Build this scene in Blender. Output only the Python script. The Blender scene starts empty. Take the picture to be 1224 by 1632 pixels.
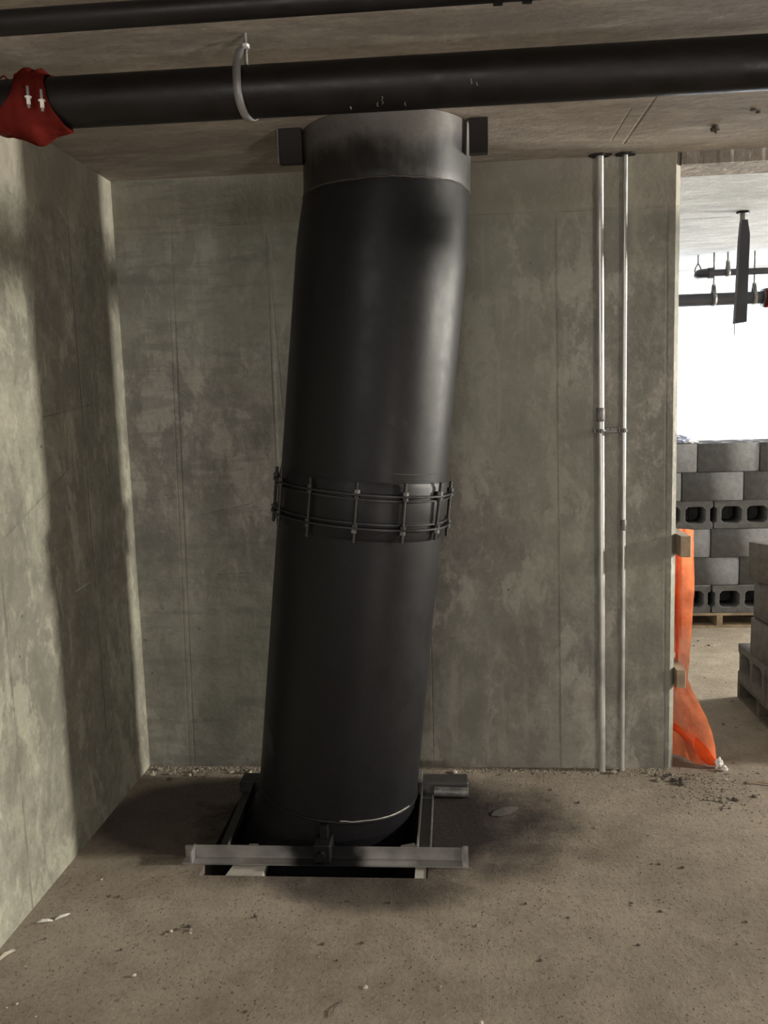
import bpy, bmesh, math, random
from mathutils import Vector, Matrix, noise
R = math.radians
sc = bpy.context.scene
COL = sc.collection

# ---------------------------------------------------------------- camera
cd = bpy.data.cameras.new('camera'); cam = bpy.data.objects.new('camera', cd); COL.objects.link(cam)
cam.location = (0, 0, 1.58)
cam.rotation_euler = (1.44231152, 0.02991961, 0.07803490)
cd.sensor_fit = 'VERTICAL'; cd.sensor_height = 24.0; cd.sensor_width = 18.0
cd.lens = 1370 / 1632 * 24.0
cd.clip_start = 0.05; cd.clip_end = 100
sc.camera = cam

# ---------------------------------------------------------------- world, lights, exposure
sc.view_settings.view_transform = 'Standard'; sc.view_settings.look = 'None'
sc.view_settings.gamma = 1.0; sc.view_settings.use_curve_mapping = False
sc.view_settings.exposure = 0.0
w = bpy.data.worlds.new('sky'); sc.world = w; w.use_nodes = True
bg = w.node_tree.nodes['Background']
bg.inputs[0].default_value = (0.93, 0.97, 1.0, 1); bg.inputs[1].default_value = 2.2

def area(name, loc, look, sx, sy, power, col, spread=180):
    l = bpy.data.lights.new(name, 'AREA'); l.shape = 'RECTANGLE'; l.size = sx; l.size_y = sy
    l.energy = power; l.color = col; l.spread = R(spread)
    o = bpy.data.objects.new(name, l); COL.objects.link(o); o.location = loc
    d = Vector(look) - Vector(loc); o.rotation_euler = d.to_track_quat('-Z', 'Y').to_euler()
    return o
# strong low window light from the far right end of the basement
area('far_right_window', (8.0, 3.22, 2.38), (-1.37, 3.0, 1.7), 0.50, 0.22, 700, (1.0, 0.955, 0.85))
# added fill light above and behind the viewer, no fitting there
area('overhead_fill', (-0.5, -1.3, 2.40), (0.0, 3.2, 0.9), 1.8, 0.5, 46, (1.0, 0.94, 0.89))
# added fill from behind the viewer; the rear wall has no opening
area('rear_fill', (-0.5, -4.8, 1.15), (-0.4, 3.5, 1.3), 1.5, 1.1, 30, (1.0, 0.97, 0.95))
# added upward fill to brighten the ceiling, behind the viewer to the right
area('upward_fill', (2.3, -0.9, 0.5), (0.9, 2.2, 2.5), 0.5, 0.4, 44, (1.0, 0.93, 0.86))
# daylight at the facade opening and at the side opening of the next bay
area('facade_daylight', (2.6, 6.95, 1.75), (2.0, 4.0, 0.9), 2.6, 1.4, 58, (0.92, 0.95, 1.0))
area('side_daylight', (7.0, 5.8, 1.5), (1.0, 5.0, 0.4), 1.6, 1.4, 900, (1.0, 0.96, 0.86))

# ---------------------------------------------------------------- node helper
class Mat:
    def __init__(s, name, rough=0.8, metal=0.0, spec=0.5):
        s.m = bpy.data.materials.new(name); s.m.use_nodes = True
        s.nt = s.m.node_tree; s.nt.nodes.clear()
        s.out = s.nt.nodes.new('ShaderNodeOutputMaterial')
        s.b = s.nt.nodes.new('ShaderNodeBsdfPrincipled')
        s.b.inputs['Roughness'].default_value = rough; s.b.inputs['Metallic'].default_value = metal
        s.b.inputs['Specular IOR Level'].default_value = spec
        s.nt.links.new(s.b.outputs[0], s.out.inputs[0])
        s.tc = s.nt.nodes.new('ShaderNodeTexCoord'); s.co = s.tc.outputs['Object']
        s.xyz = None
    def put(s, inp, v):
        if isinstance(v, bpy.types.NodeSocket): s.nt.links.new(v, inp)
        elif isinstance(v, (tuple, list)) and len(v) == 3 and inp.type == 'RGBA': inp.default_value = (*v, 1)
        else: inp.default_value = v
    def set(s, key, v): s.put(s.b.inputs[key], v)
    def math(s, op, a, b=0.0, clamp=False):
        n = s.nt.nodes.new('ShaderNodeMath'); n.operation = op; n.use_clamp = clamp
        s.put(n.inputs[0], a); s.put(n.inputs[1], b); return n.outputs[0]
    def sep(s):
        if s.xyz is None:
            n = s.nt.nodes.new('ShaderNodeSeparateXYZ'); s.nt.links.new(s.co, n.inputs[0]); s.xyz = n.outputs
        return s.xyz
    def scaled(s, v):
        n = s.nt.nodes.new('ShaderNodeMapping'); s.nt.links.new(s.co, n.inputs[0]); n.inputs['Scale'].default_value = v; return n.outputs[0]
    def noise(s, scale, detail=4, rough=0.55, vec=None, dist=0.0):
        n = s.nt.nodes.new('ShaderNodeTexNoise'); n.inputs['Scale'].default_value = scale
        n.inputs['Detail'].default_value = detail; n.inputs['Roughness'].default_value = rough
        n.inputs['Distortion'].default_value = dist
        s.nt.links.new(vec if vec is not None else s.co, n.inputs['Vector']); return n.outputs[0]
    def voro(s, scale, vec=None):
        n = s.nt.nodes.new('ShaderNodeTexVoronoi'); n.inputs['Scale'].default_value = scale
        s.nt.links.new(vec if vec is not None else s.co, n.inputs['Vector']); return n.outputs[0]
    def ramp(s, fac, a, b, lo=0.0, hi=1.0):
        n = s.nt.nodes.new('ShaderNodeMapRange'); n.interpolation_type = 'SMOOTHSTEP'
        s.put(n.inputs[0], fac); n.inputs[1].default_value = a; n.inputs[2].default_value = b
        n.inputs[3].default_value = lo; n.inputs[4].default_value = hi; return n.outputs[0]
    def mix(s, fac, a, b, mode='MIX'):
        n = s.nt.nodes.new('ShaderNodeMix'); n.data_type = 'RGBA'; n.blend_type = mode
        s.put(n.inputs[0], fac); s.put(n.inputs[6], a); s.put(n.inputs[7], b); return n.outputs[2]
    def bump(s, h, strength=0.3, dist=0.01, chain=None):
        n = s.nt.nodes.new('ShaderNodeBump'); n.inputs['Strength'].default_value = strength
        n.inputs['Distance'].default_value = dist; s.put(n.inputs['Height'], h)
        if chain is not None: s.nt.links.new(chain, n.inputs['Normal'])
        return n.outputs[0]
    def line(s, a, b, width):           # soft 0..1 mask along a segment in two object coordinates: a,b = (u,v); axes given by s.axes
        u, v = s.sep()[s.axes[0]], s.sep()[s.axes[1]]
        dx, dy = b[0]-a[0], b[1]-a[1]; L = math.hypot(dx, dy)
        nx, ny = -dy/L, dx/L
        d = s.math('ABSOLUTE', s.math('ADD', s.math('ADD', s.math('MULTIPLY', u, nx), s.math('MULTIPLY', v, ny)), -(a[0]*nx+a[1]*ny)))
        t = s.math('ADD', s.math('ADD', s.math('MULTIPLY', u, dx/L), s.math('MULTIPLY', v, dy/L)), -(a[0]*dx+a[1]*dy)/L)
        m = s.ramp(d, width, width*0.3)
        return s.math('MULTIPLY', s.math('MULTIPLY', m, s.ramp(t, -0.01, 0.01)), s.ramp(t, L+0.01, L-0.01))
    def blob(s, c, r, axes=(0, 1)):      # elliptical soft mask
        u = s.math('MULTIPLY', s.math('SUBTRACT', s.sep()[axes[0]], c[0]), 1/r[0])
        v = s.math('MULTIPLY', s.math('SUBTRACT', s.sep()[axes[1]], c[1]), 1/r[1])
        return s.math('SQRT', s.math('ADD', s.math('MULTIPLY', u, u), s.math('MULTIPLY', v, v)))

def concrete(name, light, dark, lines=(), axes=(0, 2), stretch=(1, 1, 1), patch=1.0, joint_dark=0.45, extra=None, grain=0.25, pale=None):
    m = Mat(name, rough=0.85, spec=0.3); m.axes = axes
    vec = m.scaled(stretch)
    big = m.noise(1.6, 6, 0.62, vec, 0.4)
    mid = m.noise(6.5, 7, 0.66, vec, 0.2)
    fine = m.noise(38, 5, 0.7)
    f = m.math('ADD', m.math('MULTIPLY', big, 0.55), m.math('MULTIPLY', mid, 0.45))
    c = m.mix(m.ramp(f, 0.42, 0.60), dark, light)
    md2 = m.noise(19, 7, 0.74, m.scaled((stretch[0], stretch[1], stretch[2]*0.8)))
    c = m.mix(m.ramp(md2, 0.53, 0.66, 0, 0.38), c, tuple(x*1.35 for x in light))
    c = m.mix(m.ramp(md2, 0.47, 0.36, 0, 0.42), c, tuple(x*0.62 for x in dark))
    # trowel / paste patches with hard-ish edges
    pt = m.noise(4.2, 8, 0.72, m.scaled((stretch[0]*1.5, stretch[1]*1.5, stretch[2]*0.75)), 0.25)
    c = m.mix(m.ramp(pt, 0.52, 0.60, 0, 0.50*patch), c, pale or tuple(x*1.32 for x in light))
    c = m.mix(m.ramp(pt, 0.46, 0.39, 0, 0.40*patch), c, tuple(x*0.72 for x in dark))
    c = m.mix(m.ramp(fine, 0.3, 0.7, 0.0, grain), c, tuple(x*0.6 for x in dark))
    holes = m.ramp(m.voro(9.0), 0.055, 0.03)
    sel = m.ramp(m.noise(2.7, 1), 0.52, 0.56)
    holes = m.math('MULTIPLY', holes, sel)
    c = m.mix(m.math('MULTIPLY', holes, 0.75), c, tuple(x*0.35 for x in dark))
    h = m.math('ADD', m.math('MULTIPLY', mid, 0.5), m.math('MULTIPLY', fine, 0.22))
    h = m.math('SUBTRACT', h, m.math('MULTIPLY', holes, 0.6))
    brk = m.ramp(m.noise(5, 4, 0.7), 0.38, 0.6, 0.25, 1.0)
    for (a, b, wd, k) in lines:
        l = m.math('MULTIPLY', m.line(a, b, wd), brk)
        c = m.mix(m.math('MULTIPLY', l, abs(k)), c, tuple(x*joint_dark for x in dark) if k > 0 else tuple(x*1.4 for x in light))
        h = m.math('SUBTRACT' if k > 0 else 'ADD', h, m.math('MULTIPLY', l, 0.35))
    if extra: c = extra(m, c)
    m.set('Base Color', c); m.set('Normal', m.bump(h, 0.55, 0.02))
    return m.m

def plain(name, col, rough=0.5, metal=0.0, var=0.25, scale=12, bump=0.0, spec=0.5):
    m = Mat(name, rough, metal, spec); n = m.noise(scale, 5, 0.6)
    c = m.mix(m.ramp(n, 0.35, 0.65), tuple(x*(1-var) for x in col), tuple(x*(1+var) for x in col))
    m.set('Base Color', c); m.set('Roughness', m.ramp(n, 0.3, 0.7, max(rough-0.08, 0.05), min(rough+0.1, 1)))
    if bump: m.set('Normal', m.bump(m.noise(scale*5, 4), bump, 0.004))
    return m.m

# ---------------------------------------------------------------- materials
def lit_band_top(m, c):      # light painted in: wall colour brightened above the top form joint
    return m.mix(m.ramp(m.sep()[2], 2.26, 2.31, 0, 0.45), c, (0.40, 0.355, 0.30))
def wall_extra(m, c):
    c = lit_band_top(m, c)
    x = m.sep()[0]
    warm = m.noise(0.9, 3, 0.5)
    c = m.mix(m.ramp(warm, 0.4, 0.62, 0, 0.5), c, (0.245, 0.255, 0.20))
    # vertical run marks low on the right half
    run = m.noise(9, 4, 0.6, m.scaled((1.5, 1, 0.16)))
    c = m.mix(m.ramp(run, 0.55, 0.68, 0, 0.30), c, (0.37, 0.35, 0.28))
    rowm = m.math('MULTIPLY', m.ramp(m.noise(7, 5, 0.7, m.scaled((0.35, 1, 2.2))), 0.50, 0.62), m.ramp(m.sep()[0], -0.55, -0.75))
    c = m.mix(m.math('MULTIPLY', rowm, 0.4), c, (0.14, 0.14, 0.125))
    return c
M_BACK = concrete('cast_concrete_back', (0.29, 0.277, 0.242), (0.195, 0.186, 0.163), patch=1.45,
    lines=[((-1.13, 2.32), (-1.168, 0.0), 0.006, 0.55), ((-1.155, 2.0), (-1.19, 0.0), 0.004, 0.3),
           ((-0.74, 2.27), (-0.742, 0.0), 0.006, 0.55), ((-0.735, 2.25), (-0.69, 1.35), 0.006, 0.6), ((-0.725, 2.2), (-0.735, 1.3), 0.01, -0.25),
           ((0.42, 2.3), (0.432, 0.0), 0.007, 0.5), ((-0.10, 2.3), (-0.11, 0.0), 0.004, 0.2),
           ((0.853, 2.3), (0.865, 0.0), 0.006, 0.45), ((-1.37, 2.315), (0.9, 2.30), 0.007, 0.35),
           ((0.42, 1.35), (0.3, 1.30), 0.004, 0.3), ((-1.08, 1.12), (-0.86, 1.165), 0.003, 0.4),
           ((-1.05, 1.50), (-0.80, 1.505), 0.014, -0.25), ((-1.02, 0.86), (-0.83, 0.87), 0.003, 0.3)],
    extra=wall_extra)
M_LEFT = concrete('cast_concrete_left', (0.355, 0.345, 0.275), (0.235, 0.225, 0.185), axes=(1, 2), patch=1.25,
    lines=[((2.45, 2.5), (2.47, 0.0), 0.007, 0.5), ((3.12, 2.3), (3.13, 0.0), 0.006, 0.45), ((1.2, 2.3), (1.2, 0.0), 0.006, 0.45),
           ((2.95, 0.93), (3.1, 0.94), 0.005, -0.9), ((2.5, 1.20), (3.1, 1.42), 0.003, 0.35), ((2.8, 1.56), (3.2, 1.60), 0.003, 0.35)], extra=lit_band_top)
M_CEIL = concrete('cast_concrete_soffit', (0.44, 0.39, 0.34), (0.33, 0.29, 0.25), axes=(0, 1), stretch=(0.55, 1.5, 1), patch=0.8,
    lines=[((0.656, 2.876), (0.655, 3.40), 0.007, 0.6), ((0.60, 3.0), (0.60, 3.35), 0.004, 0.5), 
           ((0.75, 2.2), (0.80, 1.9), 0.004, -0.8), ((0.95, 3.05), (1.3, 3.25), 0.006, 0.6)])
def drip_extra(m, c):
    d = m.noise(22, 4, 0.6, m.scaled((1.6, 1, 0.12)))
    return m.mix(m.ramp(d, 0.60, 0.66, 0, 0.7), m.mix(m.ramp(d, 0.45, 0.38, 0, 0.6), c, (0.12, 0.10, 0.085)), (0.62, 0.58, 0.52))
M_LINTEL = concrete('lintel_with_drip_marks', (0.36, 0.32, 0.28), (0.25, 0.22, 0.19), extra=drip_extra)
M_CEIL2 = concrete('cast_concrete_soffit_next_bay', (0.56, 0.57, 0.58), (0.44, 0.45, 0.46), axes=(0, 1), stretch=(0.5, 1.5, 1), patch=0.8,
    lines=[((0.9, 5.4), (4, 5.2), 0.01, 0.5), ((0.9, 4.6), (4, 4.55), 0.006, 0.4), ((1.2, 4.9), (1.5, 4.88), 0.02, 0.5)])
def floor_mat():
    m = Mat('dusty_concrete_floor', rough=0.95, spec=0.15)
    big = m.noise(1.1, 6, 0.6, None, 0.5); mid = m.noise(7, 7, 0.68, None, 0.1); fine = m.noise(55, 6, 0.75); grit = m.noise(170, 3, 0.8)
    f = m.math('ADD', m.math('MULTIPLY', big, 0.6), m.math('MULTIPLY', mid, 0.4))
    c = m.mix(m.ramp(f, 0.38, 0.62), (0.305, 0.26, 0.207), (0.435, 0.375, 0.30))
    c = m.mix(m.ramp(fine, 0.5, 0.72, 0, 0.6), c, (0.15, 0.12, 0.09))
    c = m.mix(m.ramp(m.noise(16, 6, 0.75), 0.54, 0.68, 0, 0.35), c, (0.19, 0.155, 0.12))
    c = m.mix(m.ramp(grit, 0.55, 0.75, 0, 0.35), c, (0.45, 0.40, 0.33))
    sp = m.ramp(m.voro(46), 0.20, 0.08)
    c = m.mix(m.math('MULTIPLY', sp, m.ramp(m.noise(3.2, 3), 0.42, 0.60, 0.1, 0.75)), c, (0.12, 0.095, 0.075))
    pl = m.math('MULTIPLY', m.ramp(m.voro(33), 0.16, 0.07), m.ramp(m.noise(2.3, 3), 0.48, 0.6, 0, 0.55))
    c = m.mix(pl, c, (0.52, 0.47, 0.39))
    # black paint overspray around the big pipe's foot, plus its painted shadow to the left
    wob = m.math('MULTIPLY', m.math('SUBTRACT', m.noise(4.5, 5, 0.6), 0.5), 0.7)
    s1 = m.ramp(m.math('ADD', m.blob((-0.36, 3.06), (0.86, 0.50)), wob), 1.18, 0.55, 0, 0.97)
    s2 = m.ramp(m.math('ADD', m.blob((-0.32, 2.60), (0.36, 0.14)), wob), 1.1, 0.5, 0, 0.7)
    pipe_shade = m.ramp(m.math('ADD', m.blob((-0.98, 3.10), (0.50, 0.36)), m.math('MULTIPLY', wob, 0.35)), 1.05, 0.75, 0, 0.74)  # shade put into the floor colour where the pipe's shadow falls
    s1 = m.math('MAXIMUM', s1, pipe_shade)
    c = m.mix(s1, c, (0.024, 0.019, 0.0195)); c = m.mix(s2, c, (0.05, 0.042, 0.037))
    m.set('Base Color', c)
    h = m.math('ADD', m.math('ADD', m.math('MULTIPLY', mid, 0.5), m.math('MULTIPLY', fine, 0.35)), m.math('MULTIPLY', grit, 0.10))
    h = m.math('ADD', h, m.math('MULTIPLY', sp, 0.12))
    m.set('Normal', m.bump(h, 0.95, 0.04))
    return m.m
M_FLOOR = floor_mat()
def riser_mat(name, paint_bias, spec=0.2):
    m = Mat(name, spec=spec)
    n = m.noise(3.2, 5, 0.6, None, 0.6); fine = m.noise(60, 4, 0.7); streak = m.noise(5, 4, 0.6, m.scaled((3, 3, 0.35)))
    cover = m.math('ADD', m.math('ADD', m.math('MULTIPLY', n, 0.8), m.math('MULTIPLY', streak, 0.35)), paint_bias(m))
    pm = m.ramp(cover, 0.46, 0.78)
    c = m.mix(pm, (0.12, 0.112, 0.107), (0.0065, 0.0062, 0.0072))
    c = m.mix(m.ramp(fine, 0.45, 0.75, 0, 0.3), c, (0.018, 0.016, 0.016))
    m.set('Base Color', c)
    m.set('Roughness', m.ramp(m.noise(7, 6, 0.7), 0.3, 0.7, 0.40, 0.50))
    m.set('Metallic', m.ramp(pm, 0, 1, 0.25, 0.0))
    m.set('Normal', m.bump(m.math('ADD', m.math('MULTIPLY', fine, 0.3), m.noise(9, 4)), 0.16, 0.004))
    return m.m
M_RISER = riser_mat('sprayed_black_steel', lambda m: 0.31)
M_RISER_TOP = riser_mat('thin_sprayed_steel', lambda m: m.ramp(m.sep()[2], 2.50, 2.34, -0.20, 0.22), 0.5)
M_BLACK = plain('black_clamp_steel', (0.018, 0.017, 0.018), 0.42, 0.5)
M_ROD = plain('dark_threaded_rod', (0.025, 0.023, 0.022), 0.4, 0.6, bump=0.4, scale=60)
M_NUT = plain('bare_zinc_nut', (0.09, 0.085, 0.08), 0.4, 0.5)
M_WELD = plain('rusty_weld', (0.045, 0.035, 0.03), 0.6, 0.3, bump=0.8, scale=50)
M_WELD2 = plain('bright_weld_line', (0.30, 0.28, 0.25), 0.45, 0.5, scale=30)
M_HPIPE = plain('black_painted_pipe', (0.0065, 0.005, 0.0054), 0.46, 0.0, 0.35, 7, 0.2, spec=0.3)
M_HPIPE2 = plain('black_painted_pipe_next_bay', (0.030, 0.030, 0.038), 0.5, 0.0, 0.2, 7)
M_GALV = plain('galvanised_conduit', (0.52, 0.52, 0.50), 0.38, 0.75, 0.12, 9)
M_GALVD = plain('dull_zinc_coupling', (0.20, 0.195, 0.19), 0.5, 0.6, 0.3, 40, 0.4)
M_STRAP = plain('grey_hanger_strap', (0.25, 0.245, 0.245), 0.5, 0.35, 0.15, 20)
M_ANGLE = None
def angle_mat():
    m = Mat('galvanised_angle_with_overspray', 0.42, 0.5)
    n = m.noise(9, 5, 0.6)
    c = m.mix(m.ramp(n, 0.35, 0.65), (0.24, 0.235, 0.225), (0.34, 0.33, 0.32))
    wob = m.math('MULTIPLY', m.math('SUBTRACT', m.noise(9, 4), 0.5), 0.8)
    k = m.ramp(m.math('ADD', m.math('ABSOLUTE', m.math('MULTIPLY', m.math('ADD', m.sep()[0], 0.465), 1/0.15)), wob), 1.1, 0.6)
    k2 = m.ramp(m.sep()[1], 2.83, 2.90, 0, 0.72)
    k3 = m.math('MULTIPLY', m.ramp(m.sep()[0], -0.55, -0.75, 0, 0.95), m.ramp(m.sep()[1], 2.81, 2.86))
    c = m.mix(m.math('MAXIMUM', k, m.math('MAXIMUM', k2, k3)), c, (0.017, 0.016, 0.017))
    m.set('Base Color', c); return m.m
M_ANGLE = angle_mat()
M_PALE = plain('pale_board', (0.42, 0.40, 0.36), 0.8, 0, 0.12, 14)
M_TIMBER = plain('weathered_timber', (0.33, 0.25, 0.17), 0.85, 0, 0.22, 16, 0.4)
M_DARKBOARD = plain('dark_shutter_board', (0.016, 0.013, 0.0115), 0.8, 0, 0.3, 14, 0.3)
M_RUBBLE = plain('concrete_crumb', (0.27, 0.24, 0.195), 0.95, 0, 0.25, 30, 0.5)
M_RUBBLED = plain('dark_mud_crumb', (0.095, 0.08, 0.065), 0.95, 0, 0.25, 30, 0.5)
M_RUBBLEP = plain('pale_crumb', (0.55, 0.50, 0.42), 0.9, 0, 0.15, 30, 0.3)
M_WHITE = plain('white_plastic', (0.74, 0.72, 0.68), 0.6, 0, 0.08, 20)
M_BLUEP = plain('blue_white_plastic', (0.45, 0.50, 0.66), 0.35, 0, 0.2, 20)
M_GREEN = plain('faded_green_paint', (0.16, 0.20, 0.10), 0.6)
def block_mat(name, a, b):
    m = Mat(name, 0.95, 0, 0.2); n = m.noise(22, 5, 0.7); g = m.noise(160, 3, 0.8)
    oi = m.nt.nodes.new('ShaderNodeObjectInfo')
    c = m.mix(m.ramp(n, 0.35, 0.65), a, b); c = m.mix(m.ramp(g, 0.5, 0.75, 0, 0.4), c, tuple(x*0.55 for x in a))
    c = m.mix(m.math('MULTIPLY', oi.outputs['Random'], 0.22), c, tuple(x*0.72 for x in a))
    m.set('Base Color', c); m.set('Normal', m.bump(g, 0.5, 0.006)); return m.m
M_BLOCK = block_mat('concrete_masonry', (0.115, 0.114, 0.117), (0.155, 0.153, 0.156))
M_BLOCK2 = block_mat('concrete_masonry_dusty', (0.125, 0.112, 0.108), (0.175, 0.158, 0.15))
def net_mat(name, col, alpha, trans=0.35):
    m = Mat(name, 0.8); m.nt.nodes.remove(m.b)
    d = m.nt.nodes.new('ShaderNodeBsdfDiffuse'); t = m.nt.nodes.new('ShaderNodeBsdfTranslucent'); tr = m.nt.nodes.new('ShaderNodeBsdfTransparent')
    n = m.noise(14, 5, 0.65); c = m.mix(m.ramp(n, 0.35, 0.65), tuple(x*0.8 for x in col), col)
    m.put(d.inputs[0], c); m.put(t.inputs[0], c)
    mx = m.nt.nodes.new('ShaderNodeMixShader'); mx.inputs[0].default_value = trans
    m.nt.links.new(d.outputs[0], mx.inputs[1]); m.nt.links.new(t.outputs[0], mx.inputs[2])
    my = m.nt.nodes.new('ShaderNodeMixShader')
    m.put(my.inputs[0], m.ramp(m.noise(9, 4, 0.6), 0.3, 0.7, alpha-0.15, alpha+0.15))
    m.nt.links.new(tr.outputs[0], my.inputs[1]); m.nt.links.new(mx.outputs[0], my.inputs[2])
    m.nt.links.new(my.outputs[0], m.out.inputs[0]); return m.m
M_NET = net_mat('orange_debris_netting', (1.0, 0.28, 0.12), 0.80, 0.55)
M_NETD = net_mat('orange_netting_gathered', (1.0, 0.16, 0.04), 0.97)
M_RED = net_mat('red_plastic_wrap', (0.20, 0.026, 0.020), 0.93, 0.35)

# ---------------------------------------------------------------- mesh helpers
def link(o, parent=None):
    COL.objects.link(o)
    if parent is not None: o.parent = parent
    return o
class MB:
    def __init__(s): s.bm = bmesh.new()
    def quad(s, pts): return s.bm.faces.new([s.bm.verts.new(p) for p in pts])
    def box(s, a, b, rot=None, piv=None, bevel=0.0):
        g = bmesh.ops.create_cube(s.bm, size=1.0); vs = g['verts']
        c = (Vector(a)+Vector(b))/2; d = Vector(b)-Vector(a)
        for v in vs: v.co = Vector((v.co.x*d.x, v.co.y*d.y, v.co.z*d.z)) + c
        if bevel:
            es = list({e for v in vs for e in v.link_edges})
            r = bmesh.ops.bevel(s.bm, geom=es, offset=bevel, segments=1, affect='EDGES')
            vs = [v for v in r['verts']] + [v for v in vs if v.is_valid]; vs = list(set(vs))
        if rot is not None: bmesh.ops.rotate(s.bm, verts=vs, cent=piv or c, matrix=rot)
        return s
    def tube(s, pts, r, seg=20, cap=True, rs=None):
        pts = [Vector(p) for p in pts]; rings = []
        ref = None
        for i, p in enumerate(pts):
            t = (pts[min(i+1, len(pts)-1)] - pts[max(i-1, 0)]).normalized()
            if ref is None:
                ref = Vector((0, 0, 1)) if abs(t.z) < 0.9 else Vector((1, 0, 0))
            u = (ref - t*ref.dot(t)).normalized(); v = t.cross(u); ref = u
            rr = rs[i] if rs else r
            rings.append([s.bm.verts.new(p + (u*math.cos(2*math.pi*k/seg) + v*math.sin(2*math.pi*k/seg))*rr) for k in range(seg)])
        for a, b in zip(rings, rings[1:]):
            for k in range(seg): s.bm.faces.new((a[k], a[(k+1) % seg], b[(k+1) % seg], b[k]))
        if cap: s.bm.faces.new(rings[0][::-1]); s.bm.faces.new(rings[-1])
        return s
    def prism(s, poly, d0, d1, axis):    # polygon in the two other axes, extruded along axis
        def P(q, d):
            return {'x': (d, q[0], q[1]), 'y': (q[0], d, q[1]), 'z': (q[0], q[1], d)}[axis]
        a = [s.bm.verts.new(P(q, d0)) for q in poly]; b = [s.bm.verts.new(P(q, d1)) for q in poly]
        s.bm.faces.new(a); s.bm.faces.new(b[::-1])
        for i in range(len(poly)): j = (i+1) % len(poly); s.bm.faces.new((a[i], b[i], b[j], a[j]))
        return s
    def ring(s, c, ax, r0, r1, h, seg=64):   # flat washer-like ring
        ax = Vector(ax).normalized(); u = (Vector((1, 0, 0)) - ax*ax.x).normalized(); v = ax.cross(u); c = Vector(c)
        L = []
        for (r, k) in ((r0, -h/2), (r1, -h/2), (r1, h/2), (r0, h/2)):
            L.append([s.bm.verts.new(c + ax*k + (u*math.cos(2*math.pi*i/seg)+v*math.sin(2*math.pi*i/seg))*r) for i in range(seg)])
        for n in range(4):
            a, b = L[n], L[(n+1) % 4]
            for i in range(seg): s.bm.faces.new((a[i], a[(i+1) % seg], b[(i+1) % seg], b[i]))
        return s
    def build(s, name, mat, parent=None, smooth=False, solid=0.0):
        bmesh.ops.recalc_face_normals(s.bm, faces=s.bm.faces[:])
        me = bpy.data.meshes.new(name); s.bm.to_mesh(me); s.bm.free(); me.materials.append(mat)
        if smooth:
            for p in me.polygons: p.use_smooth = True
            try: me.set_sharp_from_angle(angle=R(40))
            except Exception: pass
        o = bpy.data.objects.new(name, me); link(o, parent)
        if solid:
            md = o.modifiers.new('thickness', 'SOLIDIFY'); md.thickness = solid; md.offset = 0
        return o
def tag(o, label=None, cat=None, group=None, kind=None):
    if label: o['label'] = label
    if cat: o['category'] = cat
    if group: o['group'] = group
    if kind: o['kind'] = kind
    return o
def empty(name, loc=(0, 0, 0)):          # geometry is written in scene coordinates, so the parent keeps its base point and children are shifted back
    o = bpy.data.objects.new(name, None); o.location = loc; o.empty_display_size = 0.1; COL.objects.link(o); return o
def adopt(root, *kids):
    for k in kids:
        k.parent = root
        k.location = Vector(k.location) - Vector(root.location) if k.location.length == 0 else k.location
    return root
def outline_mesh(name, loops, depth, mat, bevel=0.0):
    """flat outline with holes in local XY, extruded to +-depth/2 along local Z"""
    cu = bpy.data.curves.new(name, 'CURVE'); cu.dimensions = '2D'; cu.fill_mode = 'BOTH'; cu.extrude = depth/2; cu.bevel_depth = bevel; cu.bevel_resolution = 0
    for lp in loops:
        sp = cu.splines.new('POLY'); sp.points.add(len(lp)-1); sp.use_cyclic_u = True
        for i, p in enumerate(lp): sp.points[i].co = (p[0], p[1], 0, 1)
    o = bpy.data.objects.new(name, cu); COL.objects.link(o)
    dg = bpy.context.evaluated_depsgraph_get(); dg.update()
    me = bpy.data.meshes.new_from_object(o.evaluated_get(dg)); me.name = name
    bpy.data.objects.remove(o); me.materials.clear(); me.materials.append(mat)
    return me

YB = 3.555; H = 2.5; XL = -1.37; XE = 0.906; XJ = 1.98; TH = 0.20
# ================================================================ SETTING
# floor with the square sleeve opening under the riser
hx0, hx1, hy0, hy1 = -0.888, -0.112, 2.68, 3.32
m = MB()
X0, X1, Y0, Y1 = -1.6, 8.3, -5.1, 7.1
for (a, b, c, d) in ((X0, hx0, Y0, Y1), (hx1, X1, Y0, Y1), (hx0, hx1, Y0, hy0), (hx0, hx1, hy1, Y1)):
    m.quad([(a, c, 0), (b, c, 0), (b, d, 0), (a, d, 0)])
zb = -0.38
m.quad([(hx0, hy0, 0), (hx0, hy1, 0), (hx0, hy1, zb), (hx0, hy0, zb)]); m.quad([(hx1, hy0, 0), (hx1, hy1, 0), (hx1, hy1, zb), (hx1, hy0, zb)])
m.quad([(hx0, hy0, 0), (hx1, hy0, 0), (hx1, hy0, zb), (hx0, hy0, zb)]); m.quad([(hx0, hy1, 0), (hx1, hy1, 0), (hx1, hy1, zb), (hx0, hy1, zb)])
m.quad([(hx0, hy0, zb), (hx1, hy0, zb), (hx1, hy1, zb), (hx0, hy1, zb)])
bmesh.ops.remove_doubles(m.bm, verts=m.bm.verts[:], dist=1e-5)
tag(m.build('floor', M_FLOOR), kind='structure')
tag(MB().box((X0, Y0, H), (X1, YB+TH, H+0.25)).build('ceiling', M_CEIL), kind='structure')
tag(MB().box((X0, YB+TH, H), (X1, 7.0, H+0.25)).build('ceiling', M_CEIL2), kind='structure')
tag(MB().box((XL-0.2, Y0, 0), (XL, YB, H)).build('wall_left', M_LEFT), kind='structure')
cham = 0.021
tag(MB().prism([(XL-0.2, YB), (XE-cham, YB), (XE, YB+cham), (XE, YB+TH), (XL-0.2, YB+TH)], 0, H, 'z').build('wall_back', M_BACK), kind='structure')
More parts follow.
